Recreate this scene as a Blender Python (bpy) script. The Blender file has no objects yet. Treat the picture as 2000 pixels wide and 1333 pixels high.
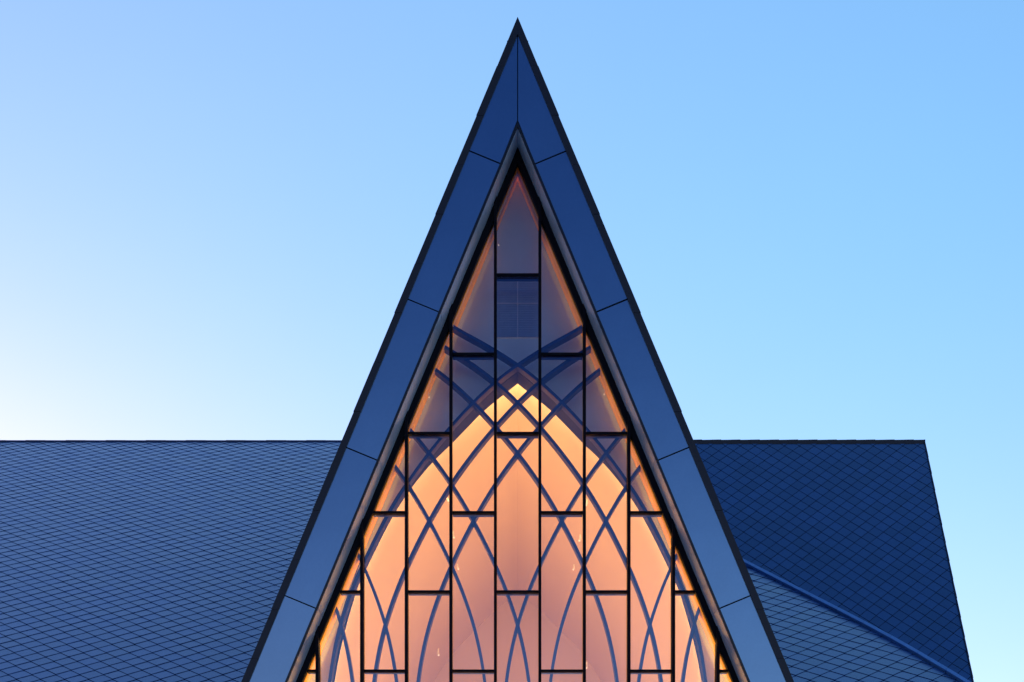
import bpy, math, random
from mathutils import Vector, Matrix
rnd = random.Random(7)
R = math.radians
sc = bpy.context.scene
col = sc.collection

# ------------------------------------------------------------------ camera
EYE = 1.6
cam = bpy.data.cameras.new('camera')
camo = bpy.data.objects.new('camera', cam); col.objects.link(camo); sc.camera = camo
camo.location = (0, 0, EYE); camo.rotation_euler = (R(90), 0, 0)
cam.sensor_width = 36; cam.lens = 36*2712/2000
cam.shift_x = -0.0055; cam.shift_y = 0.59675
cam.clip_start = 0.1; cam.clip_end = 6000

# ------------------------------------------------------------------ dusk sky, afterglow low behind the building on the left
SUN_EL, SUN_ROT = 3.0, -30.0
w = bpy.data.worlds.new('World'); sc.world = w; w.use_nodes = True
nt = w.node_tree; N = nt.nodes; L = nt.links
bg = N['Background']
sky = N.new('ShaderNodeTexSky'); sky.sky_type = 'NISHITA'; sky.sun_disc = False
sky.sun_elevation = R(SUN_EL); sky.sun_rotation = R(SUN_ROT)
sky.air_density = 1.0; sky.dust_density = 0.6; sky.ozone_density = 3.7
gm = N.new('ShaderNodeGamma'); gm.inputs[1].default_value = 0.72
L.new(sky.outputs[0], gm.inputs[0])
tc = N.new('ShaderNodeTexCoord'); sp = N.new('ShaderNodeSeparateXYZ')
L.new(tc.outputs['Generated'], sp.inputs[0])
def maprange(src, a, b, c, d, smooth=True):
    m = N.new('ShaderNodeMapRange'); m.interpolation_type = 'SMOOTHSTEP' if smooth else 'LINEAR'
    L.new(src, m.inputs[0])
    for i, v in enumerate((a, b, c, d)): m.inputs[i+1].default_value = v
    return m.outputs[0]
# the side of the sky away from the afterglow deepens faster with height
away = maprange(sp.outputs[1], 0.25, -0.85, 0.0, 1.0)
high = maprange(sp.outputs[2], 0.10, 0.42, 0.0, 1.0)
mm = N.new('ShaderNodeMath'); mm.operation = 'MULTIPLY'; L.new(away, mm.inputs[0]); L.new(high, mm.inputs[1])
mix = N.new('ShaderNodeMix'); mix.data_type = 'RGBA'
side = N.new('ShaderNodeMix'); side.data_type = 'RGBA'      # rosier towards the afterglow, clearer blue away from it
L.new(maprange(sp.outputs[0], -0.38, 0.30, 0.0, 1.0), side.inputs[0])
side.inputs[6].default_value = (.99, .885, 1.0, 1); side.inputs[7].default_value = (1.04, 1.05, 1.07, 1)
L.new(mm.outputs[0], mix.inputs[0]); L.new(side.outputs[2], mix.inputs[6]); mix.inputs[7].default_value = (.085, .155, .32, 1)
mu = N.new('ShaderNodeMix'); mu.data_type = 'RGBA'; mu.blend_type = 'MULTIPLY'; mu.inputs[0].default_value = 1
L.new(gm.outputs[0], mu.inputs[6]); L.new(mix.outputs[2], mu.inputs[7])
lowt = N.new('ShaderNodeMix'); lowt.data_type = 'RGBA'; L.new(maprange(sp.outputs[2], .15, .50, 0, 1), lowt.inputs[0])
lowt.inputs[6].default_value = (1.18, .945, 1.0, 1); lowt.inputs[7].default_value = (.97, 1, 1, 1)
mu2 = N.new('ShaderNodeMix'); mu2.data_type = 'RGBA'; mu2.blend_type = 'MULTIPLY'; mu2.inputs[0].default_value = 1
L.new(mu.outputs[2], mu2.inputs[6]); L.new(lowt.outputs[2], mu2.inputs[7]); mu = mu2
# the faintest unevenness of thin high haze
hz = N.new('ShaderNodeTexNoise'); hz.inputs['Scale'].default_value = 2.2; hz.inputs['Detail'].default_value = 5; hz.inputs['Roughness'].default_value = .6
L.new(tc.outputs['Generated'], hz.inputs['Vector'])
hm = N.new('ShaderNodeMapRange'); L.new(hz.outputs['Fac'], hm.inputs[0]); hm.inputs[3].default_value = .955; hm.inputs[4].default_value = 1.045
hs = N.new('ShaderNodeVectorMath'); hs.operation = 'SCALE'; L.new(mu.outputs[2], hs.inputs[0]); L.new(hm.outputs[0], hs.inputs['Scale'])
L.new(hs.outputs[0], bg.inputs[0]); bg.inputs[1].default_value = 0.84

sun = bpy.data.lights.new('sun', 'SUN'); sun.energy = 0.25; sun.angle = R(2); sun.color = (1, .72, .5)
suno = bpy.data.objects.new('sun', sun); col.objects.link(suno)
az = R(SUN_ROT); el = R(SUN_EL)
sd = Vector((math.sin(az)*math.cos(el), math.cos(az)*math.cos(el), math.sin(el)))
suno.rotation_euler = sd.to_track_quat('Z', 'Y').to_euler()

vs = sc.view_settings
sc.display_settings.display_device = 'sRGB'
vs.view_transform = 'Standard'; vs.look = 'None'; vs.exposure = 0; vs.gamma = 1; vs.use_curve_mapping = False

# ------------------------------------------------------------------ lit interior: added fill lamps in the hall, slot uplight, cove light of the arch
def area(name, loc, direction, sx, sy, energy, color):
    l = bpy.data.lights.new(name, 'AREA'); l.shape = 'RECTANGLE'; l.size = sx; l.size_y = sy
    l.energy = energy; l.color = color
    o = bpy.data.objects.new(name, l); col.objects.link(o); o.location = loc
    o.rotation_euler = Vector(direction).to_track_quat('-Z', 'Y').to_euler()
    return o
WARM = (1.0, .60, .33)
area('hall_fill', (0, 40.5, 1.2), (0, 0, 1), 6.5, 15.0, 400, (1, .49, .17))  # unseen fill lamp, added for the general light of the hall
for sx in (-1, 1): area('wall_fill', (sx*3.6, 41.5, 4.2), (sx*.10, 0, 1), .25, 18, 110, (1, .50, .20))  # unseen fill lamps, added to brighten the lower vault walls
area('slot_uplight', (-3.6, 31.42, 0.5), (0, 0, 1), 6.8, .10, 640, (1, .48, .13))
area('slot_uplight', (3.6, 31.42, 0.5), (0, 0, 1), 6.8, .10, 640, (1, .48, .13))

# ------------------------------------------------------------------ materials
def mat(name, base=(.5, .5, .5), rough=.5, metal=0.0, spec=.5, noise=0.0, nscale=3.0, bump=0.0, bscale=40.0, island=0.0, fine=0.0):
    m = bpy.data.materials.new(name); m.use_nodes = True
    t = m.node_tree; n = t.nodes; l = t.links
    b = n['Principled BSDF']
    b.inputs['Base Color'].default_value = (*base, 1); b.inputs['Roughness'].default_value = rough
    b.inputs['Metallic'].default_value = metal; b.inputs['Specular IOR Level'].default_value = spec
    co = n.new('ShaderNodeTexCoord').outputs['Object']
    src = None
    if noise or island or fine:
        vals = []
        if noise:
            nz = n.new('ShaderNodeTexNoise'); nz.inputs['Scale'].default_value = nscale; nz.inputs['Detail'].default_value = 6
            l.new(co, nz.inputs['Vector']); vals.append((nz.outputs['Fac'], noise))
        if fine:
            nz = n.new('ShaderNodeTexNoise'); nz.inputs['Scale'].default_value = 22; nz.inputs['Detail'].default_value = 4
            l.new(co, nz.inputs['Vector']); vals.append((nz.outputs['Fac'], fine))
        if island:
            g = n.new('ShaderNodeNewGeometry'); oi = n.new('ShaderNodeObjectInfo')
            a = n.new('ShaderNodeMath'); a.operation = 'ADD'
            l.new(g.outputs['Random Per Island'], a.inputs[0]); l.new(oi.outputs['Random'], a.inputs[1])
            f = n.new('ShaderNodeMath'); f.operation = 'FRACT'; l.new(a.outputs[0], f.inputs[0])
            vals.append((f.outputs[0], island))
        tot = None
        for s_, k in vals:
            mr = n.new('ShaderNodeMapRange'); l.new(s_, mr.inputs[0])
            mr.inputs[3].default_value = 1-k; mr.inputs[4].default_value = 1+k
            if tot is None: tot = mr.outputs[0]
            else:
                q = n.new('ShaderNodeMath'); q.operation = 'MULTIPLY'; l.new(tot, q.inputs[0]); l.new(mr.outputs[0], q.inputs[1]); tot = q.outputs[0]
        mx = n.new('ShaderNodeVectorMath'); mx.operation = 'SCALE'; mx.inputs[0].default_value = base
        l.new(tot, mx.inputs['Scale']); l.new(mx.outputs[0], b.inputs['Base Color'])
        if island:
            rr = n.new('ShaderNodeMapRange'); l.new(vals[-1][0], rr.inputs[0])
            rr.inputs[3].default_value = rough-.03; rr.inputs[4].default_value = rough+.03
            l.new(rr.outputs[0], b.inputs['Roughness'])
    if bump:
        nz = n.new('ShaderNodeTexNoise'); nz.inputs['Scale'].default_value = bscale; nz.inputs['Detail'].default_value = 5
        l.new(co, nz.inputs['Vector'])
        bp = n.new('ShaderNodeBump'); bp.inputs['Strength'].default_value = bump; bp.inputs['Distance'].default_value = .01
        l.new(nz.outputs['Fac'], bp.inputs['Height']); l.new(bp.outputs[0], b.inputs['Normal'])
    return m
M = {}
M['fascia'] = mat('dark_metal_panel', (.195, .305, .45), .28, 1.0, noise=.10, nscale=.8, bump=.18, bscale=1.1, fine=.05)
M['black'] = mat('black_metal', (.010, .012, .020), .35, 0.0, .4)
M['cap'] = mat('dark_verge_metal', (.008, .009, .020), .5, 0.0, .5, noise=.2)
M['soffit'] = mat('soffit_metal', (.86, .92, 1.0), .34, .35, noise=.14, nscale=.7, bump=.15, bscale=1.0)
M['backing'] = mat('joint_backing', (.006, .007, .010), .8, 0, .1)
M['mullion'] = mat('black_mullion', (.004, .004, .009), .6, 0, .12)
M['rib'] = mat('tracery_steel', (.022, .055, .19), .5, 0, .3)  # blue of the sky reflected in the glass is put into this colour
M['slate'] = mat('slate_shingle', (.019, .064, .205), .21, 0, 1.0, noise=.18, nscale=.3, bump=.22, bscale=26, island=.15, fine=.08)
M['slate'].node_tree.nodes['Principled BSDF'].inputs['Specular Tint'].default_value = (.32, .68, 1, 1)
M['deck'] = mat('roof_deck', (.006, .008, .014), .9, 0, .1)
M['flash'] = mat('edge_flashing', (.14, .34, .64), .35, .4, noise=.15, nscale=3)
M['plaster'] = mat('spandrel_plaster', (.66, .86, 1.0), .85, 0, .2, noise=.06, nscale=1.5, bump=.2, bscale=60, fine=.05)  # bluish base carries the sky light that falls through the glass
M['arch_shade'] = mat('arch_underside_shade', (.012, .020, .055), .7, 0, .2)  # shade of the unlit arch underside, put into the colour
M['vault'] = mat('vault_plaster', (.80, .64, .50), .85, 0, .2, noise=.04, nscale=.4, fine=.02)
M['endwall'] = mat('end_wall_plaster', (.66, .49, .35), .85, 0, .2, noise=.04, nscale=.4)  # darker than the vault: dimness put into the colour against the added fill
M['jamb'] = mat('orange_timber_jamb', (.92, .50, .004), .6, 0, .3, noise=.12, nscale=4)
M['wall'] = mat('dark_wall', (.05, .055, .07), .6, 0, .4, noise=.1)
M['grille'] = mat('vent_grille_metal', (.34, .46, .66), .6, 0, .4, noise=.15, nscale=8)
M['grillebar'] = mat('vent_bar_metal', (.62, .72, .86), .6, 0, .4)
M['white'] = mat('white_enamel', (.8, .78, .72), .4, 0, .5)
M['paving'] = mat('forecourt_paving', (.28, .27, .26), .85, 0, .3, noise=.2, nscale=.5)
M['floor'] = mat('hall_floor', (.35, .25, .17), .5, 0, .4, noise=.1)
def glassmat():
    m = bpy.data.materials.new('coated_glass'); m.use_nodes = True
    t = m.node_tree; n = t.nodes; l = t.links
    n.remove(n['Principled BSDF']); out = n['Material Output']
    tr = n.new('ShaderNodeBsdfTransparent'); tr.inputs[0].default_value = (.93, .93, .94, 1)
    gl = n.new('ShaderNodeBsdfGlossy'); gl.inputs['Roughness'].default_value = .02; gl.inputs[0].default_value = (.55, .70, 1, 1)
    fr = n.new('ShaderNodeLayerWeight'); fr.inputs['Blend'].default_value = .25
    mr = n.new('ShaderNodeMapRange'); mr.inputs[3].default_value = .075; mr.inputs[4].default_value = .8
    l.new(fr.outputs['Fresnel'], mr.inputs[0])
    nz = n.new('ShaderNodeTexNoise'); nz.inputs['Scale'].default_value = .9; co = n.new('ShaderNodeTexCoord')
    l.new(co.outputs['Object'], nz.inputs['Vector'])
    bp = n.new('ShaderNodeBump'); bp.inputs['Strength'].default_value = .05; bp.inputs['Distance'].default_value = .02
    l.new(nz.outputs['Fac'], bp.inputs['Height']); l.new(bp.outputs[0], gl.inputs['Normal'])
    mx = n.new('ShaderNodeMixShader'); l.new(mr.outputs[0], mx.inputs[0]); l.new(tr.outputs[0], mx.inputs[1]); l.new(gl.outputs[0], mx.inputs[2])
    l.new(mx.outputs[0], out.inputs['Surface'])
    return m
M['glass'] = glassmat()
def emis(name, c, s):
    m = bpy.data.materials.new(name); m.use_nodes = True
    b = m.node_tree.nodes['Principled BSDF']; b.inputs['Emission Color'].default_value = (*c, 1); b.inputs['Emission Strength'].default_value = s
    return m
M['lamp'] = emis('lit_lens', (1, .85, .65), .5)

# ------------------------------------------------------------------ mesh helpers
class MB:
    def __init__(s): s.v = []; s.f = []
    def prism(s, poly, y0, y1):
        """closed polygon in x,z extruded from y0 to y1"""
        n = len(poly); b = len(s.v)
        a2 = sum(poly[i][0]*poly[(i+1) % n][1]-poly[(i+1) % n][0]*poly[i][1] for i in range(n))
        if a2 < 0: poly = poly[::-1]
        s.v += [(x, y0, z) for x, z in poly]+[(x, y1, z) for x, z in poly]
        s.f.append(tuple(b+i for i in range(n))); s.f.append(tuple(b+n+i for i in reversed(range(n))))
        for i in range(n):
            j = (i+1) % n; s.f.append((b+i, b+n+i, b+n+j, b+j))
        return s
    def box(s, x0, x1, y0, y1, z0, z1): return s.prism([(x0, z0), (x1, z0), (x1, z1), (x0, z1)], y0, y1)
    def loop(s, top, bot):
        """top and bottom rings of 3-D points joined by sides"""
        n = len(top); b = len(s.v); s.v += [tuple(p) for p in top]+[tuple(p) for p in bot]
        s.f.append(tuple(b+i for i in range(n))); s.f.append(tuple(b+n+i for i in reversed(range(n))))
        for i in range(n):
            j = (i+1) % n; s.f.append((b+i, b+n+i, b+n+j, b+j))
        return s
    def strip(s, A, B):
        b = len(s.v); n = len(A); s.v += [tuple(p) for p in A]+[tuple(p) for p in B]
        for i in range(n-1): s.f.append((b+i, b+i+1, b+n+i+1, b+n+i))
        return s
    def mesh(s, name, m):
        me = bpy.data.meshes.new(name); me.from_pydata(s.v, [], s.f); me.materials.append(m); me.update(); return me
    def build(s, name, m, parent=None, smooth=False, recentre=True):
        c = Vector((0, 0, 0))
        if recentre and s.v:
            xs = [p[0] for p in s.v]; ys = [p[1] for p in s.v]; zs = [p[2] for p in s.v]
            c = Vector(((min(xs)+max(xs))/2, (min(ys)+max(ys))/2, (min(zs)+max(zs))/2))
            s.v = [(p[0]-c[0], p[1]-c[1], p[2]-c[2]) for p in s.v]
        me = s.mesh(name, m)
        if smooth:
            for p in me.polygons: p.use_smooth = True
        return place(name, me, c, parent)
def place(name, me, loc, parent, rot=None):
    o = bpy.data.objects.new(name, me); col.objects.link(o)
    if rot is not None: o.matrix_basis = Matrix.Translation(loc) @ rot.to_4x4()
    else: o.location = loc
    if parent is not None:
        o.parent = parent; o.matrix_parent_inverse = WORLDINV[parent]
    WORLDINV[o] = (WMAT[parent] if parent is not None else Matrix()).copy()
    m = (Matrix.Translation(loc) @ rot.to_4x4()) if rot is not None else Matrix.Translation(loc)
    WMAT[o] = m; WORLDINV[o] = m.inverted()
    return o
WMAT = {}; WORLDINV = {}
def empty(name, loc):
    o = bpy.data.objects.new(name, None); col.objects.link(o); o.location = loc
    WMAT[o] = Matrix.Translation(loc); WORLDINV[o] = WMAT[o].inverted(); return o
def clip(poly, a, b, c):
    """keep a*x+b*z<=c"""
    out = []; n = len(poly)
    for i in range(n):
        P, Q = poly[i], poly[(i+1) % n]; dp = a*P[0]+b*P[1]-c; dq = a*Q[0]+b*Q[1]-c
        if dp <= 0: out.append(P)
        if (dp < 0 < dq) or (dq < 0 < dp):
            t = dp/(dp-dq); out.append((P[0]+t*(Q[0]-P[0]), P[1]+t*(Q[1]-P[1])))
    return out
def area2(p): return abs(sum(p[i][0]*p[(i+1) % len(p)][1]-p[(i+1) % len(p)][0]*p[i][1] for i in range(len(p))))/2

K = .415                       # steepness of every slope of the gable: half width per metre below its apex
YF = 30.0                      # front of the gable
YG = 30.75                     # front of the window frame
Z_CAP, Z_PANEL, Z_INNER, Z_SOFFIT, Z_OPEN = 21.79, 21.42, 19.55, 19.42, 19.08
def hw(apex, z): return K*(apex-z)
def sloped(a0, a1, z0=0.0, s=1):
    """leg of an A between the lines of apex a0 (outer) and a1 (inner)"""
    return [(s*hw(a0, z0), z0), (0, a0), (0, a1), (s*hw(a1, z0), z0)]

# ------------------------------------------------------------------ ground
g = MB().box(-1500, 1500, -1500, 1500, -1.0, 0.0).build('ground', M['paving']); g['kind'] = 'structure'

# ------------------------------------------------------------------ the church
church = empty('church_building', (0, YF, 0))
church['label'] = 'dark slate church with a sharp steep gable round a glowing arched window wall'
church['category'] = 'church'

# gable frame: backing, cap, fascia panels, inner trim, soffit panels
f = MB()
for s in (-1, 1): f.prism(sloped(Z_PANEL+.10, Z_SOFFIT+.10, s=s), YF+.035, YG+.02)
frame = f.build('gable_frame', M['backing'], church)
def panel_polys(z_out, s):
    """joint from the outer line down to the inner line, square to the slope"""
    t = K*(Z_PANEL-Z_INNER)/(1+K*K)
    return (s*hw(Z_PANEL, z_out), z_out), (s*(hw(Z_PANEL, z_out)-t), z_out-K*t)
joints = [18.91-3.2024*i for i in range(6)]
gap = .013
for s in (-1, 1):
    cuts = [panel_polys(z, s) for z in joints]
    for i in range(len(cuts)+1):
        if i == 0: poly = [(s*gap*.8, Z_PANEL-.03), (s*gap*.8, Z_INNER+.02), cuts[0][1], cuts[0][0]]
        elif i < len(cuts): poly = [cuts[i-1][0], cuts[i-1][1], cuts[i][1], cuts[i][0]]
        else: poly = [cuts[-1][0], cuts[-1][1], (s*hw(Z_INNER, 0), 0), (s*hw(Z_PANEL, 0), 0)]
        # pull the joints apart a little
        c = (sum(p[0] for p in poly)/4, sum(p[1] for p in poly)/4)
        q = []
        for j, p in enumerate(poly):
            up = (j in (0, 1))
            dz = (-gap if up else gap)
            if (i == 0 and up) or (i == len(cuts) and not up): dz = 0
            q.append((p[0]-s*K*dz if i or not up else p[0], p[1]+dz))
        m = MB(); y = YF+rnd.uniform(-.002, .002)
        inn = []
        m.v = []
        m.prism(q, y+.004, YF+.045)
        # bevelled face
        cx = sum(p[0] for p in q)/4; cz = sum(p[1] for p in q)/4
        o = m.build('fascia_panel', M['fascia'], frame)
        # each sheet sits a hair out of true, as real cladding does
        o.rotation_euler = (R(rnd.uniform(-.35, .35)), 0, R(rnd.uniform(-.35, .35)))
    # apex cap and inner trim
    z = Z_CAP; n = 0
    L0 = 1.06
    while z > 0:
        z1 = max(z-L0, 0)
        off = .006*(n % 2)
        def P(a, zz, t=0): return (s*hw(a, zz), zz)
        if n == 0: poly = [(0, Z_CAP), (s*hw(Z_CAP, z1), z1), (s*hw(Z_PANEL, z1), z1), (0, Z_PANEL)]
        else: poly = [(s*(hw(Z_CAP, z)+off), z), (s*(hw(Z_CAP, z1)+off+.004), z1), (s*hw(Z_PANEL, z1), z1), (s*hw(Z_PANEL, z), z)]
        MB().prism(poly, YF-.03-.004*(n % 2), YF+.24).build('verge_cap', M['cap'], frame)
        z = z1-.006; n += 1
    MB().prism(sloped(Z_INNER, Z_SOFFIT+.004, s=s), YF-.015, YF+.034).build('inner_trim', M['black'], frame)
    # soffit panels, joints in line with the fascia joints
    zs = [Z_SOFFIT]+[c[1][1] for c in cuts]+[0.0]
    for i in range(len(zs)-1):
        za = zs[i]-(.006 if i else 0); zb = zs[i+1]+.006
        poly = [(s*hw(Z_SOFFIT, za), za), (s*hw(Z_SOFFIT, zb), zb), (s*(hw(Z_SOFFIT, zb)+.035), zb), (s*(hw(Z_SOFFIT, za)+.035), za)]
        MB().prism(poly, YF+.036, YG-.012).build('soffit_panel', M['soffit'], frame)

# ------------------------------------------------------------------ window wall
f = MB()
for s in (-1, 1): f.prism(sloped(Z_SOFFIT-.004, Z_OPEN, s=s), YG, YG+.145)
wf = f.build('window_frame', M['mullion'], church)
MOD = .985
YGLASS = 30.87
mx = [MOD*(i-.5) for i in range(1, 9)]
mx = [-x for x in reversed(mx)]+mx
for x in mx:
    h = .032
    zt = lambda q: Z_SOFFIT-.01-abs(q)/K
    m = MB()
    m.prism([(x-h, 0), (x+h, 0), (x+h, zt(x+h)), (x-h, zt(x-h))], YG-.10, YGLASS-.012)
    m.build('mullion', M['mullion'], wf)
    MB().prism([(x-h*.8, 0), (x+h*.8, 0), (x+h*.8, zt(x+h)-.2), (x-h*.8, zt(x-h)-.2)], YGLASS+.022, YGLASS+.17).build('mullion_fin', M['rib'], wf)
PER = 3.515
edges = [-MOD*8.5]+mx+[MOD*8.5]
for c in range(len(edges)-1):
    xa, xb = edges[c], edges[c+1]
    ci = c-8                                     # 0 is the middle column
    z0 = 16.63 if ci % 2 == 0 else 16.63-PER/2
    tz = [z0-PER*i for i in range(6) if z0-PER*i > .2]
    used = []
    for z in tz:
        lim = hw(Z_OPEN+.15, z)
        a = max(xa+.033, -lim); b = min(xb-.033, lim)
        if b-a < .06: continue
        m = MB()
        m.box(a, b, YG+.045, YGLASS-.012, z-.026, z+.026)
        m.build('transom', M['mullion'], wf)
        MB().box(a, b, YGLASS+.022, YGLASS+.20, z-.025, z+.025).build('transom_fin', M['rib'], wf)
    cutz = [Z_SOFFIT]+tz+[0.0]
    for i in range(len(cutz)-1):
        poly = [(xa+.02, cutz[i+1]+.02), (xb-.02, cutz[i+1]+.02), (xb-.02, cutz[i]-.02), (xa+.02, cutz[i]-.02)]
        for s in (-1, 1): poly = clip(poly, s/K, 1, Z_OPEN+.12) if poly else poly
        if len(poly) < 3 or area2(poly) < .02: continue
        o = MB().prism(poly, YGLASS-.005, YGLASS+.005).build('window_pane', M['glass'], wf)
        o.rotation_euler = (R(rnd.uniform(-.25, .25)), 0, R(rnd.uniform(-.25, .25)))

# tracery: one long arc, repeated sideways in steps of the window module, and mirrored
ARC = [(-2.00, 16.05), (-1.44, 15.60), (-.504, 15.11), (0, 14.75), (.47, 14.43), (.974, 13.96), (1.512, 13.37), (1.97, 12.80), (2.463, 12.19),
       (2.944, 11.39), (3.379, 10.47), (3.826, 9.55), (4.09, 8.67), (4.27, 7.64), (4.36, 6.3), (4.40, 4.6), (4.40, 0.3)]
def smooth(pts, n=6):
    out = []
    for i in range(len(pts)-1):
        p0 = pts[max(i-1, 0)]; p1 = pts[i]; p2 = pts[i+1]; p3 = pts[min(i+2, len(pts)-1)]
        for k in range(n):
            t = k/n
            out.append(tuple(.5*((2*p1[j])+(-p0[j]+p2[j])*t+(2*p0[j]-5*p1[j]+4*p2[j]-p3[j])*t*t+(-p0[j]+3*p1[j]-3*p2[j]+p3[j])*t**3) for j in (0, 1)))
    out.append(pts[-1]); return out
# even out measuring noise
for _ in range(2):
    ARC = [ARC[0]]+[tuple(.25*ARC[i-1][j]+.5*ARC[i][j]+.25*ARC[i+1][j] if 0 < j+1 and i not in (1,) else ARC[i][j] for j in (0, 1)) for i in range(1, len(ARC)-1)]+[ARC[-1]]
arc = smooth(ARC, 6)
def normals(pts):
    out = []
    for i in range(len(pts)):
        a = pts[max(i-1, 0)]; b = pts[min(i+1, len(pts)-1)]
        d = (b[0]-a[0], b[1]-a[1]); n = math.hypot(*d) or 1
        out.append((-d[1]/n, d[0]/n))
    return out
RIBW = .034
for k, sh in enumerate((0, 1, 2, 4, 5, 7, 8, 10, 11)):
    pts = [(x-sh*.989, z) for x, z in arc]
    ins = [abs(p[0]) < hw(Z_OPEN+.0, p[1]) for p in pts]
    keep = [p for p, q in zip(pts, ins) if q]
    if len(keep) < 4: continue
    i0 = ins.index(True)
    if i0 > 0:                                   # stop on the sloping jamb
        a, b = pts[i0-1], pts[i0]
        fa = abs(a[0])-hw(Z_OPEN+.01, a[1]); fb = abs(b[0])-hw(Z_OPEN+.01, b[1]); t = fa/(fa-fb)
        keep.insert(0, (a[0]+t*(b[0]-a[0]), a[1]+t*(b[1]-a[1])))
    pts = keep
    dx, dz = pts[0][0]-pts[1][0], pts[0][1]-pts[1][1]; q_ = math.hypot(dx, dz)
    pts.insert(0, (pts[0][0]+dx/q_*.13, pts[0][1]+dz/q_*.13))       # let into the jamb
    if len(pts) < 4: continue
    nn = normals(pts)
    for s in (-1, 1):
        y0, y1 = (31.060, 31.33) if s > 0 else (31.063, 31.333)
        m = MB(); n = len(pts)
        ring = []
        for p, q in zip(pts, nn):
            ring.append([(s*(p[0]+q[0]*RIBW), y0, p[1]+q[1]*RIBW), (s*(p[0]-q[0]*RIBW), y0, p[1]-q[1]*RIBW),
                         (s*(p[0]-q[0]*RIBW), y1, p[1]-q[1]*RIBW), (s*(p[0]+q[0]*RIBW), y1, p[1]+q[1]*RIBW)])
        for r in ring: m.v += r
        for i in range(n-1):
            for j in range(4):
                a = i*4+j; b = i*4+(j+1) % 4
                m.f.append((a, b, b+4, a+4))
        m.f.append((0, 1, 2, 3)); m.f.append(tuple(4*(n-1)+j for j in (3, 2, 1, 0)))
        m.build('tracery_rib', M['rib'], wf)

# ------------------------------------------------------------------ inside
YS = 31.52
for s in (-1, 1):
    MB().prism([(s*hw(Z_OPEN+.004, 0), 0), (0, Z_OPEN+.004), (0, Z_OPEN+.25), (s*hw(Z_OPEN+.25, 0), 0)], YG+.147, YS+.02).build('timber_jamb', M['jamb'], church)
# lamp strips facing the jambs, stronger towards the floor
jn = Vector((1, 0, K)).normalized()
zz = 1.0
while zz < Z_OPEN-.9:
    ln = 1.2; zm = zz+ln*.46
    for s in (-1, 1):
        nrm = Vector((s*jn.x, 0, jn.z)); xd = Vector((-s*jn.z, 0, jn.x))
        if zm > Z_OPEN-1.0: continue
        loc = Vector((s*hw(Z_OPEN, zm), 31.21, zm))-nrm*.12
        zd = -nrm; yd = zd.cross(xd)
        l = bpy.data.lights.new('jamb_strip', 'AREA'); l.shape = 'RECTANGLE'; l.size = ln*.98; l.size_y = .50
        t = max(0, (Z_OPEN-zm)/11); l.energy = ln*(.42+3.4*t*t); l.color = (1, .46, .06)
        o = bpy.data.objects.new('jamb_strip', l); col.objects.link(o)
        o.matrix_world = Matrix.Translation(loc) @ Matrix((xd, yd, zd)).transposed().to_4x4()
    zz += ln*.92
ARCH = [(0, 14.78), (.78, 14.15), (1.49, 13.43), (1.98, 12.95), (2.43, 12.41), (2.90, 11.70), (3.42, 10.68), (3.84, 9.75), (4.12, 8.80), (4.29, 7.80), (4.37, 6.4), (4.40, 4.5), (4.40, 0.0)]
archr = smooth(ARCH, 5)
arch = [(-x, z) for x, z in reversed(archr)]+archr[1:]
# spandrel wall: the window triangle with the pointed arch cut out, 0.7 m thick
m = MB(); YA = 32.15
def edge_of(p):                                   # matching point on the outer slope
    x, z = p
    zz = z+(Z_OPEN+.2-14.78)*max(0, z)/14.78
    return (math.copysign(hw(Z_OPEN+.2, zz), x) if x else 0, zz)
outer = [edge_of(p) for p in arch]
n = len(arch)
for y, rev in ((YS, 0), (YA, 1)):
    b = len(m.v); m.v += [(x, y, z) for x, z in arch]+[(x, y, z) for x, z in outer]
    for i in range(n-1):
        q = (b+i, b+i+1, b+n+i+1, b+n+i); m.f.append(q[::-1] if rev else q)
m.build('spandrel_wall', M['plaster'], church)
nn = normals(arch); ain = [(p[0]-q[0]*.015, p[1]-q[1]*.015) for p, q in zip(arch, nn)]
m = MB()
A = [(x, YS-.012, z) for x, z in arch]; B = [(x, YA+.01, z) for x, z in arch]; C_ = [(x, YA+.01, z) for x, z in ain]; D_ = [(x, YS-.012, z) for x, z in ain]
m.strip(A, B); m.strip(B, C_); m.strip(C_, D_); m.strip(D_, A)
m.build('arch_shade_liner', M['arch_shade'], church)  # added liner, dark so that the arch underside looks unlit
# vault, a little larger than the arch so that the cove lamps stay hidden behind it
nn = normals(arch)
va = []
for p, q in zip(arch, nn):
    o = (p[0]+q[0]*.22, p[1]+q[1]*.22)
    va.append((o[0], max(o[1], 0)))
mid = len(va)//2; va[mid] = (0, 14.78+.30)
YE = 52.0
m = MB(); m.strip([(x, YA, z) for x, z in va], [(x, YE, z) for x, z in va])
vo = m.build('vault', M['vault'], church)
for i, p in enumerate(vo.data.polygons): p.use_smooth = abs(i-(mid-.5)) > 1
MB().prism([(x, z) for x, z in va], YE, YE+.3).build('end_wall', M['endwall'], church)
m = MB().box(-7.8, 7.8, YG+.27, YE, 0.004, .02); m.build('hall_floor', M['floor'], church)
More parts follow.
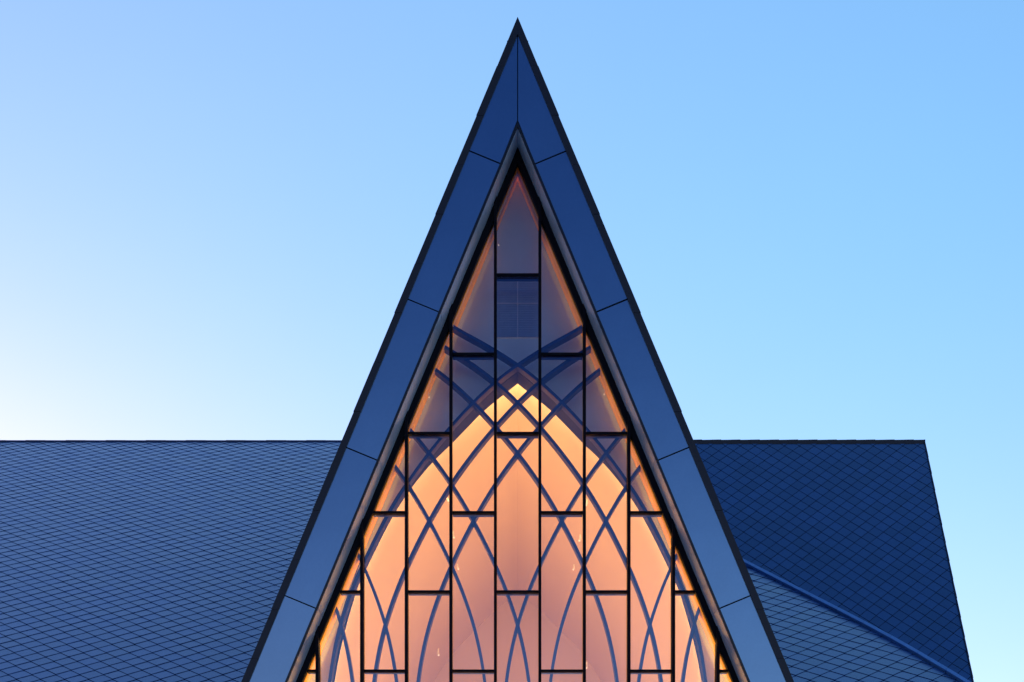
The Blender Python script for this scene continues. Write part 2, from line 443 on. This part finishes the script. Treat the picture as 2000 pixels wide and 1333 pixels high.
# cove lamps behind the arch
cpts = [archr[i] for i in range(0, len(archr), 2)]
for s in (-1, 1):
    for a, b in zip(cpts[:-1], cpts[1:]):
        if b[1] < 3: continue
        cx, cz = (a[0]+b[0])/2, (a[1]+b[1])/2
        d = Vector((b[0]-a[0], 0, b[1]-a[1])); ln = d.length; d.normalize()
        nx, nz = -d.z, d.x
        if nz < 0 and nx < 0: nx, nz = -nx, -nz
        nx, nz = (abs(nx), abs(nz))
        loc = Vector((s*(cx+nx*.05), YA+.05, cz+nz*.05))
        zdir = -Vector((s*nx*.25, 1.0, nz*.25)).normalized()      # lamp -Z points into the vault and a little outwards
        xdir = Vector((s*d.x, 0, d.z)).normalized()
        xdir = (xdir-zdir*xdir.dot(zdir)).normalized(); ydir = zdir.cross(xdir)
        l = bpy.data.lights.new('cove_lamp', 'AREA'); l.shape = 'RECTANGLE'; l.size = ln; l.size_y = .05
        l.energy = ln*(25+7.0*max(0, 13-cz)); l.color = (1, .61, .22)
        o = bpy.data.objects.new('cove_lamp', l); col.objects.link(o)
        rot = Matrix((xdir, ydir, zdir)).transposed().to_4x4()
        o.matrix_world = Matrix.Translation(loc) @ rot

# vent grille in the spandrel above the arch point
f = MB(); YV = YS-.028
gx, gz1 = .535, 1.6+(1322/2712)*YV
gz0 = 1.6+(1200/2712)*YV
f.box(-gx, -gx+.02, YV, YS-.002, gz0, gz1); f.box(gx-.02, gx, YV, YS-.002, gz0, gz1)
f.box(-gx+.021, gx-.021, YV, YS-.002, gz0, gz0+.02); f.box(-gx+.021, gx-.021, YV, YS-.002, gz1-.02, gz1)
f.box(-gx+.021, gx-.021, YS-.012, YS-.002, gz0+.021, gz1-.021)
vg = f.build('vent_grille', M['grille'], church)
ns = 26; dz = (gz1-gz0-.06)/ns
sm = None
for i in range(ns):
    z = gz0+.03+dz*(i+.5)
    if sm is None:
        q = MB(); q.loop([(-gx+.025, 0, .012), (gx-.025, 0, .012), (gx-.025, .024, dz*.62), (-gx+.025, .024, dz*.62)],
                         [(-gx+.025, 0, .006), (gx-.025, 0, .006), (gx-.025, .024, dz*.62-.006), (-gx+.025, .024, dz*.62-.006)])
        sm = q.mesh('slat', M['grille'])
    place('slat', sm, Vector((0, YV+.005, z-dz*.4)), vg)
MB().box(-.011, .011, YV-.006, YV+.002, gz0+.01, gz1-.01).build('grille_bar', M['grillebar'], vg)
zc = 1.6+(1267/2712)*YV
MB().box(-gx+.02, gx-.02, YV-.010, YV-.007, zc-.008, zc+.008).build('grille_bar', M['grillebar'], vg)

# ------------------------------------------------------------------ roofs
YR = 52.0; ZR = 20.72
def roof_frame(tan, s=1):
    """plane facing the forecourt through the ridge line; u runs along x, v up the slope"""
    c = 1/math.sqrt(1+tan*tan); sn = tan*c
    U = Vector((1, 0, 0)); V = Vector((0, c, sn)); Nn = Vector((0, -sn, c))
    O = Vector((0, YR, ZR))
    return O, U, V, Nn
fields = []
def lattice(O, U, V, Nn, p, node, region, urange, vrange):
    """all shingles of a slope; node is one lattice point, region a list of half planes a*u+b*v<=c"""
    u0, v0 = node; r = p/2; out = []
    for j in range(int((vrange[0]-v0)/r)-1, int((vrange[1]-v0)/r)+2):
        vc = v0+j*r
        off = 0 if j % 2 == 0 else p/2
        for i in range(int((urange[0]-u0)/p)-2, int((urange[1]-u0)/p)+2):
            uc = u0+i*p+off
            if not all(a*uc+b*vc <= c+p for a, b, c in region): continue
            out.append((uc, vc))
    return out
GAP = .0075
def tile_poly(p):
    h = p/2-GAP*1.41
    return [(0, -h), (h, 0), (0, h), (-h, 0)]
def height(dv, p): return .014-.020*dv/p
def tile_mesh(p, name='shingle'):
    q = MB(); t = tile_poly(p)
    q.loop([(u, v, height(v, p)) for u, v in t], [(u, v, -.004) for u, v in t])
    return q.mesh(name, M['slate'])
def visible_area(O, U, V, Nn, u, v, p):
    P = O+U*u+V*v; E_ = Vector((0, 0, EYE))
    d = P-E_; px = 1011+2712*d.x/d.y; py = 1860-2712*d.z/d.y
    if not (4 < px < 1996 and py < 1329): return 0
    cs = abs((-d.normalized()).dot(Nn))
    return p*p/2*cs/d.y**2*2712**2
todo = []
def slope(label, tan, p, node_xy, region_fn, urange, ymin, deckpoly, parent=church, kind=0):
    O, U, V, Nn = roof_frame(tan)
    c = 1/math.sqrt(1+tan*tan)
    toV = lambda Y: (Y-YR)/c
    node = (node_xy[0], toV(node_xy[1]))
    region = region_fn(c)
    q = MB(); th = .18
    top = [O+U*x+V*toV(Y)-Nn*.006 for x, Y in deckpoly]; bot = [pp-Nn*th for pp in top]
    q.loop(top, bot)
    roof = q.build('roof', M['deck'], parent, recentre=True); roof['label'] = label
    todo.append((roof, O, U, V, Nn, p, lattice(O, U, V, Nn, p, node, region, urange, (toV(ymin), 0)), region, kind))
    return roof
def gable_line(tan, s):
    """half plane outside the gable's own slope for a roof of this pitch: s*x >= K*(Z_CAP-.12-z), z = ZR+(Y-YR)*tan"""
    # v = (Y-YR)/c ; z = ZR+v*sn
    c = 1/math.sqrt(1+tan*tan); sn = tan*c
    # -s*u - K*sn*v <= -K*(Z_CAP-.12-ZR)
    return (-s, -K*sn, -K*(Z_CAP-.12-ZR))
T1 = .656; T2 = 1.588
ZE = lambda Y, t: ZR+(Y-YR)*t
def gx_at(Y, t): return K*(Z_CAP-.12-ZE(Y, t))
XL = -34.0; YEAVE = 30.9
rl = slope('left slope of pale blue slates', T1, .5635, (-12.89, 35.66),
           lambda c: [gable_line(T1, -1), (-1, 0, -XL), (0, 1, -.03), (0, -1, -(YEAVE-YR)/c)],
           (XL, 0), YEAVE, [(XL, YEAVE), (-gx_at(YEAVE, T1), YEAVE), (-gx_at(YR, T1), YR), (XL, YR)])
EDGE = [(1.9, 48.0), (6.56, 39.65), (9.30, 34.75), (11.03, YEAVE)]
def edge_planes(c):
    out = []
    for (x0, y0), (x1, y1) in zip(EDGE[:-1], EDGE[1:]):
        v0, v1 = (y0-YR)/c, (y1-YR)/c
        k = (x1-x0)/(v1-v0)                      # u <= x0+k*(v-v0)
        out.append((1, -k, x0-k*v0))
    return out
rs = slope('low right slope beside the gable', T1, .574, (7.14, 36.39),
           lambda c: [gable_line(T1, 1), (0, -1, -(YEAVE-YR)/c)]+edge_planes(c),
           (0, 12), YEAVE, [(gx_at(YEAVE, T1), YEAVE), (EDGE[3][0]-.02, YEAVE), (EDGE[2][0]-.02, EDGE[2][1]), (EDGE[1][0]-.02, EDGE[1][1]), (EDGE[0][0]-.02, 48.0), (gx_at(48, T1), 48)])
XR = 15.24; XR2 = 14.87; YB = 44.0
kv = (XR-XR2)
def verge(c):
    vb = (YB-YR)/c; k = (XR-XR2)/(0-vb)
    return (1, -k, XR)
rd = slope('steep dark right slope', T2, .552, (7.48, 51.56),
           lambda c: [gable_line(T2, 1), (0, 1, -.10), (0, -1, -(YB-4-YR)/c), verge(c)],
           (0, 16), YB-4, [(gx_at(YB-4, T2), YB-4), (XR-(XR-XR2)*1.5, YB-4), (XR-.004, YR), (gx_at(YR, T2), YR)], kind=1)
# the 300 shingles that show largest are pieces of their own, the rest one part per slope
cand = []
for ti, (roof, O, U, V, Nn, p, pts, region, kind) in enumerate(todo):
    for k, (u, v) in enumerate(pts):
        inside = all(a*(u+du)+b*(v+dv) <= c for a, b, c in region for du, dv in ((p/2, 0), (-p/2, 0), (0, p/2), (0, -p/2)))
        if not inside: continue
        if kind == 1:                            # hidden behind the low slope
            P = O+U*u+V*v; Yh = P.y; d = P-Vector((0, 0, EYE))
            t = (ZR-EYE-YR*T1)/(d.z/d.y-T1)      # where the ray meets the low slope
            xx = d.x/d.y*t
            if 30 < t < P.y:
                lim = None
                for (x0, y0), (x1, y1) in zip(EDGE[:-1], EDGE[1:]):
                    if y1 <= t <= y0: lim = x0+(x1-x0)*(t-y0)/(y1-y0)
                if lim is not None and xx < lim+.15: continue
        d = O+U*u+V*v-Vector((0, 0, EYE))
        # behind the gable front
        if abs(d.x/d.y*YF) < K*(Z_CAP-(EYE+d.z/d.y*YF))+.1: continue
        cand.append((visible_area(O, U, V, Nn, u, v, p), ti, k))
cand.sort(reverse=True)
single = set((ti, k) for a, ti, k in cand[:300] if a > 0)
for ti, (roof, O, U, V, Nn, p, pts, region, kind) in enumerate(todo):
    rot = Matrix((U, V, Nn)).transposed()
    tm = tile_mesh(p)
    q = MB(); h = tile_poly(p)
    for k, (u, v) in enumerate(pts):
        tilt = rnd.uniform(-.006, .006); tu = rnd.uniform(-.005, .005)
        ju, jv = rnd.uniform(-.002, .002), rnd.uniform(-.002, .002)
        if (ti, k) in single:
            rr = rot @ Matrix.Rotation(tilt, 3, 'X') @ Matrix.Rotation(tu, 3, 'Y')
            place('shingle', tm, O+U*(u+ju)+V*(v+jv)+Nn*.001, roof, rr)
            continue
        poly = [(u+ju+a, v+jv+b) for a, b in h]
        for a, b, c in region:
            if poly: poly = clip(poly, a, b, c)
        if len(poly) < 3 or area2(poly) < .002: continue
        cu, cv = u, v
        top = [O+U*a+V*b+Nn*(height(b-cv, p)+tilt*(b-cv)+tu*(a-cu)) for a, b in poly]
        bot = [O+U*a+V*b-Nn*.004 for a, b in poly]
        q.loop(top, bot)
    o = q.build('shingle_field', M['slate'], roof, recentre=False); o['kind'] = 'stuff'

# flashing along the raised edge of the low right slope, and the drop behind it
O, U, V, Nn = roof_frame(T1); c1 = 1/math.sqrt(1+T1*T1)
def on(x, Y, h=0): return O+U*x+V*((Y-YR)/c1)+Nn*h
ed = smooth(EDGE, 5)
for i in range(len(ed)-1):
    (x0, y0), (x1, y1) = ed[i], ed[i+1]
    dd = Vector((x1-x0, y1-y0)).normalized(); nx, ny = -dd.y, dd.x      # to the right of the edge
    if nx < 0: nx, ny = -nx, -ny
    g_ = .004
    x0 += dd.x*g_; y0 += dd.y*g_; x1 -= dd.x*g_; y1 -= dd.y*g_
    q = MB()
    a = [on(x0, y0, .075), on(x1, y1, .075), on(x1+nx*.055, y1+ny*.055, .12), on(x0+nx*.055, y0+ny*.055, .12)]
    b = [on(x0, y0, -.02), on(x1, y1, -.02), on(x1+nx*.055, y1+ny*.055, -.02), on(x0+nx*.055, y0+ny*.055, -.02)]
    q.loop(a, b); q.build('edge_flashing', M['flash'], rs)
q = MB()
A = [on(x+.03, y, -.03) for x, y in EDGE]; B = [Vector((p.x, p.y, max(0, ZE(p.y, T2)-.2, Z_CAP-.4-p.x/K))) for p in A]
A2 = [p+Vector((.1, .05, 0)) for p in A]; B2 = [p+Vector((.1, .05, 0)) for p in B]
for i in range(3): q.loop([A[i], A[i+1], B[i+1], B[i]], [A2[i], A2[i+1], B2[i+1], B2[i]])
q.build('drop_wall', M['wall'], church)

# ridge caps and verge caps
x = gx_at(YR, T1)+.02; i = 0
while x < XR:
    x1 = min(x+.36, XR+.004)
    h = .028+.008*(i % 2)
    MB().prism([(x, ZR-.13), (x1-.004, ZR-.13), (x1-.004, ZR+h+.006), (x, ZR+h)], YR-.10, YR+.10).build('ridge_cap', M['cap'], rd)
    x = x1; i += 1
    if x >= XR: break
x = -gx_at(YR, T1)-.02; i = 0
while x > -26:
    x1 = x-.75
    h = .030+.006*(i % 2)
    MB().prism([(x1+.004, ZR-.03), (x, ZR-.03), (x, ZR+h), (x1+.004, ZR+h+.003)], YR-.05, YR+.05).build('ridge_cap', M['cap'], rl)
    x = x1; i += 1
O, U, V, Nn = roof_frame(T2); c2 = 1/math.sqrt(1+T2*T2)
vv = -.02; vb = (YB-YR)/c2; i = 0
while vv > (YB-4-YR)/c2:
    v1 = vv-.46
    ua = XR+(XR-XR2)*(vv/-vb); ub = XR+(XR-XR2)*(v1/-vb)
    ex = .006 if i % 2 else 0
    q = MB()
    q.loop([O+U*(ua-.03)+V*vv+Nn*.045, O+U*(ub-.03)+V*(v1+.004)+Nn*.045, O+U*(ub+.012+ex)+V*(v1+.004)+Nn*.045, O+U*(ua+.006+ex)+V*vv+Nn*.045],
           [O+U*(ua-.03)+V*vv-Nn*.16, O+U*(ub-.03)+V*(v1+.004)-Nn*.16, O+U*(ub+.012+ex)+V*(v1+.004)-Nn*.16, O+U*(ua+.006+ex)+V*vv-Nn*.16])
    q.build('verge_cap', M['cap'], rd)
    vv = v1; i += 1

# ------------------------------------------------------------------ rest of the building: gable's own roof, walls, rear slopes
for s in (-1, 1):
    ln = math.hypot(K, 1)
    Vs = Vector((-s*K, 0, 1)).normalized(); Us = Vector((0, 1, 0))
    Ns = Vector((s*1, 0, K)).normalized()
    Os = Vector((0, YF, Z_CAP-.24))
    q = MB()
    def S(y, z, h=0): return Vector((s*hw(Z_CAP-.24, z), y, z))+Ns*h
    top = [S(YF+.25, 0), S(YF+.25, Z_CAP-.24), S(YR+.2, Z_CAP-.24), S(YR+.2, 0)]
    bot = [p-Ns*.25 for p in top]
    q.loop(top, bot)
    side = q.build('gable_roof', M['deck'], church)
    q = MB(); p = .564; r = p/2
    for j in range(3, 82):
        vc = -j*r; offy = 0 if j % 2 else r
        z = (Os+Vs*vc).z
        if z < .4: break
        for i in range(1, 39):
            yc = .05+i*p+offy
            if yc < .55: continue
            t = tile_poly(p)
            q.loop([Os+Us*(yc+a)+Vs*(vc+b)+Ns*(.004+height(b, p)) for a, b in t], [Os+Us*(yc+a)+Vs*(vc+b)-Ns*.004 for a, b in t])
    o = q.build('shingle_field', M['slate'], side, recentre=False); o['kind'] = 'stuff'
# walls under the eaves, right gable end, rear
MB().box(XL, -hw(Z_CAP, 0)-.1, YEAVE+.4, YEAVE+.7, 0, ZE(YEAVE+.4, T1)-.3).build('wall', M['wall'], church)
MB().box(hw(Z_CAP, 0)+.1, EDGE[3][0]-.1, YEAVE+.4, YEAVE+.7, 0, ZE(YEAVE+.4, T1)-.3).build('wall', M['wall'], church)
q = MB()
q.loop([(XR-.25, 40.2, 0), (XR-.25, YR, ZR-.3), (XR-.25, YR+12, 0)], [(XR-.5, 40.2, 0), (XR-.5, YR, ZR-.3), (XR-.5, YR+12, 0)])
q.loop([(XL+.1, YEAVE+.5, 0), (XL+.1, YEAVE+.5, ZE(YEAVE+.5, T1)-.3), (XL+.1, YR, ZR-.3), (XL+.1, YR+12, 0)],
       [(XL+.4, YEAVE+.5, 0), (XL+.4, YEAVE+.5, ZE(YEAVE+.5, T1)-.3), (XL+.4, YR, ZR-.3), (XL+.4, YR+12, 0)])
q.build('end_gable_wall', M['wall'], church)
q = MB()
q.loop([(XL, YR+.05, ZR-.03), (XR-.02, YR+.05, ZR-.03), (XR-.02, YR+12, .1), (XL, YR+12, .1)], [(XL, YR+.05, ZR-.25), (XR-.02, YR+.05, ZR-.25), (XR-.02, YR+11.8, 0), (XL, YR+11.8, 0)])
q.build('rear_roof', M['deck'], church)

# ------------------------------------------------------------------ spotlights hung under the vault and at the spandrel
def ico(m, c, r, axis, length):
    """tapered can along an axis"""
    ax = Vector(axis).normalized(); x = ax.orthogonal().normalized(); y = ax.cross(x); n = 10
    rings = [(-length/2, r*.55), (-length/2+.02, r*.8), (length/2-.02, r), (length/2, r*.92)]
    b = len(m.v)
    for t, rr in rings:
        for i in range(n):
            a = 2*math.pi*i/n; m.v.append(tuple(Vector(c)+ax*t+x*math.cos(a)*rr+y*math.sin(a)*rr))
    for k in range(len(rings)-1):
        for i in range(n):
            j = (i+1) % n; m.f.append((b+k*n+i, b+k*n+j, b+(k+1)*n+j, b+(k+1)*n+i))
    m.f.append(tuple(b+i for i in reversed(range(n)))); m.f.append(tuple(b+(len(rings)-1)*n+i for i in range(n)))
def spot(px, py, Y, label, axis=(0, -.5, -1), size=1.0, group='small white spotlights'):
    X = (px-1011)/2712*Y; Z = EYE+(1860-py)/2712*Y
    t = empty('spotlight', (X, Y, Z)); t['label'] = label; t['category'] = 'spotlight'; t['group'] = group
    size *= .72
    m = MB(); ico(m, (X, Y, Z), .038*size, axis, .13*size); m.build('lamp_body', M['white'], t)
    ax = Vector(axis).normalized(); m = MB(); ico(m, Vector((X, Y, Z))+ax*(.066*size+.012), .026*size, axis, .02); m.build('lens', M['lamp'], t)
    m = MB().box(X-.02*size, X+.02*size, Y-.012, Y+.012, Z+.05*size, Z+.14*size); m.build('stem', M['white'], t)
spot(874, 975, 34.0, 'nearest spotlight of the left row under the vault, behind the upper left mullion', (.4, -.4, -1))
spot(885, 1047, 37.0, 'middle spotlight of the left row under the vault', (.4, -.4, -1), 1.2)
spot(894, 1109, 40.0, 'farthest spotlight of the left row under the vault', (.4, -.4, -1), 1.1)
spot(1146, 984, 34.0, 'nearest spotlight of the right row under the vault, beside the right mullion', (-.4, -.4, -1))
spot(1133, 1053, 37.0, 'middle spotlight of the right row under the vault', (-.4, -.4, -1), 1.2)
spot(1121, 1110, 40.0, 'farthest spotlight of the right row under the vault', (-.4, -.4, -1), 1.1)
spot(856, 1277, 45.0, 'lone spotlight low on the left, alone in its tall pane', (.2, -.7, -1), 1.5)
spot(1146, 1302, 45.0, 'low spotlight on the right, touching the mullion above the bottom edge', (-.2, -.7, -1), 1.5)
spot(837, 773, 31.36, 'small spotlight on the plaster left of the arch beside the orange jamb', (.3, 0, -1), .75)
spot(1181, 767, 31.36, 'small spotlight on the plaster right of the arch beside the orange jamb', (-.3, 0, -1), .75)
spot(973, 476, 31.36, 'tiny spotlight high in the tip of the gable window', (.2, 0, -1), .6)
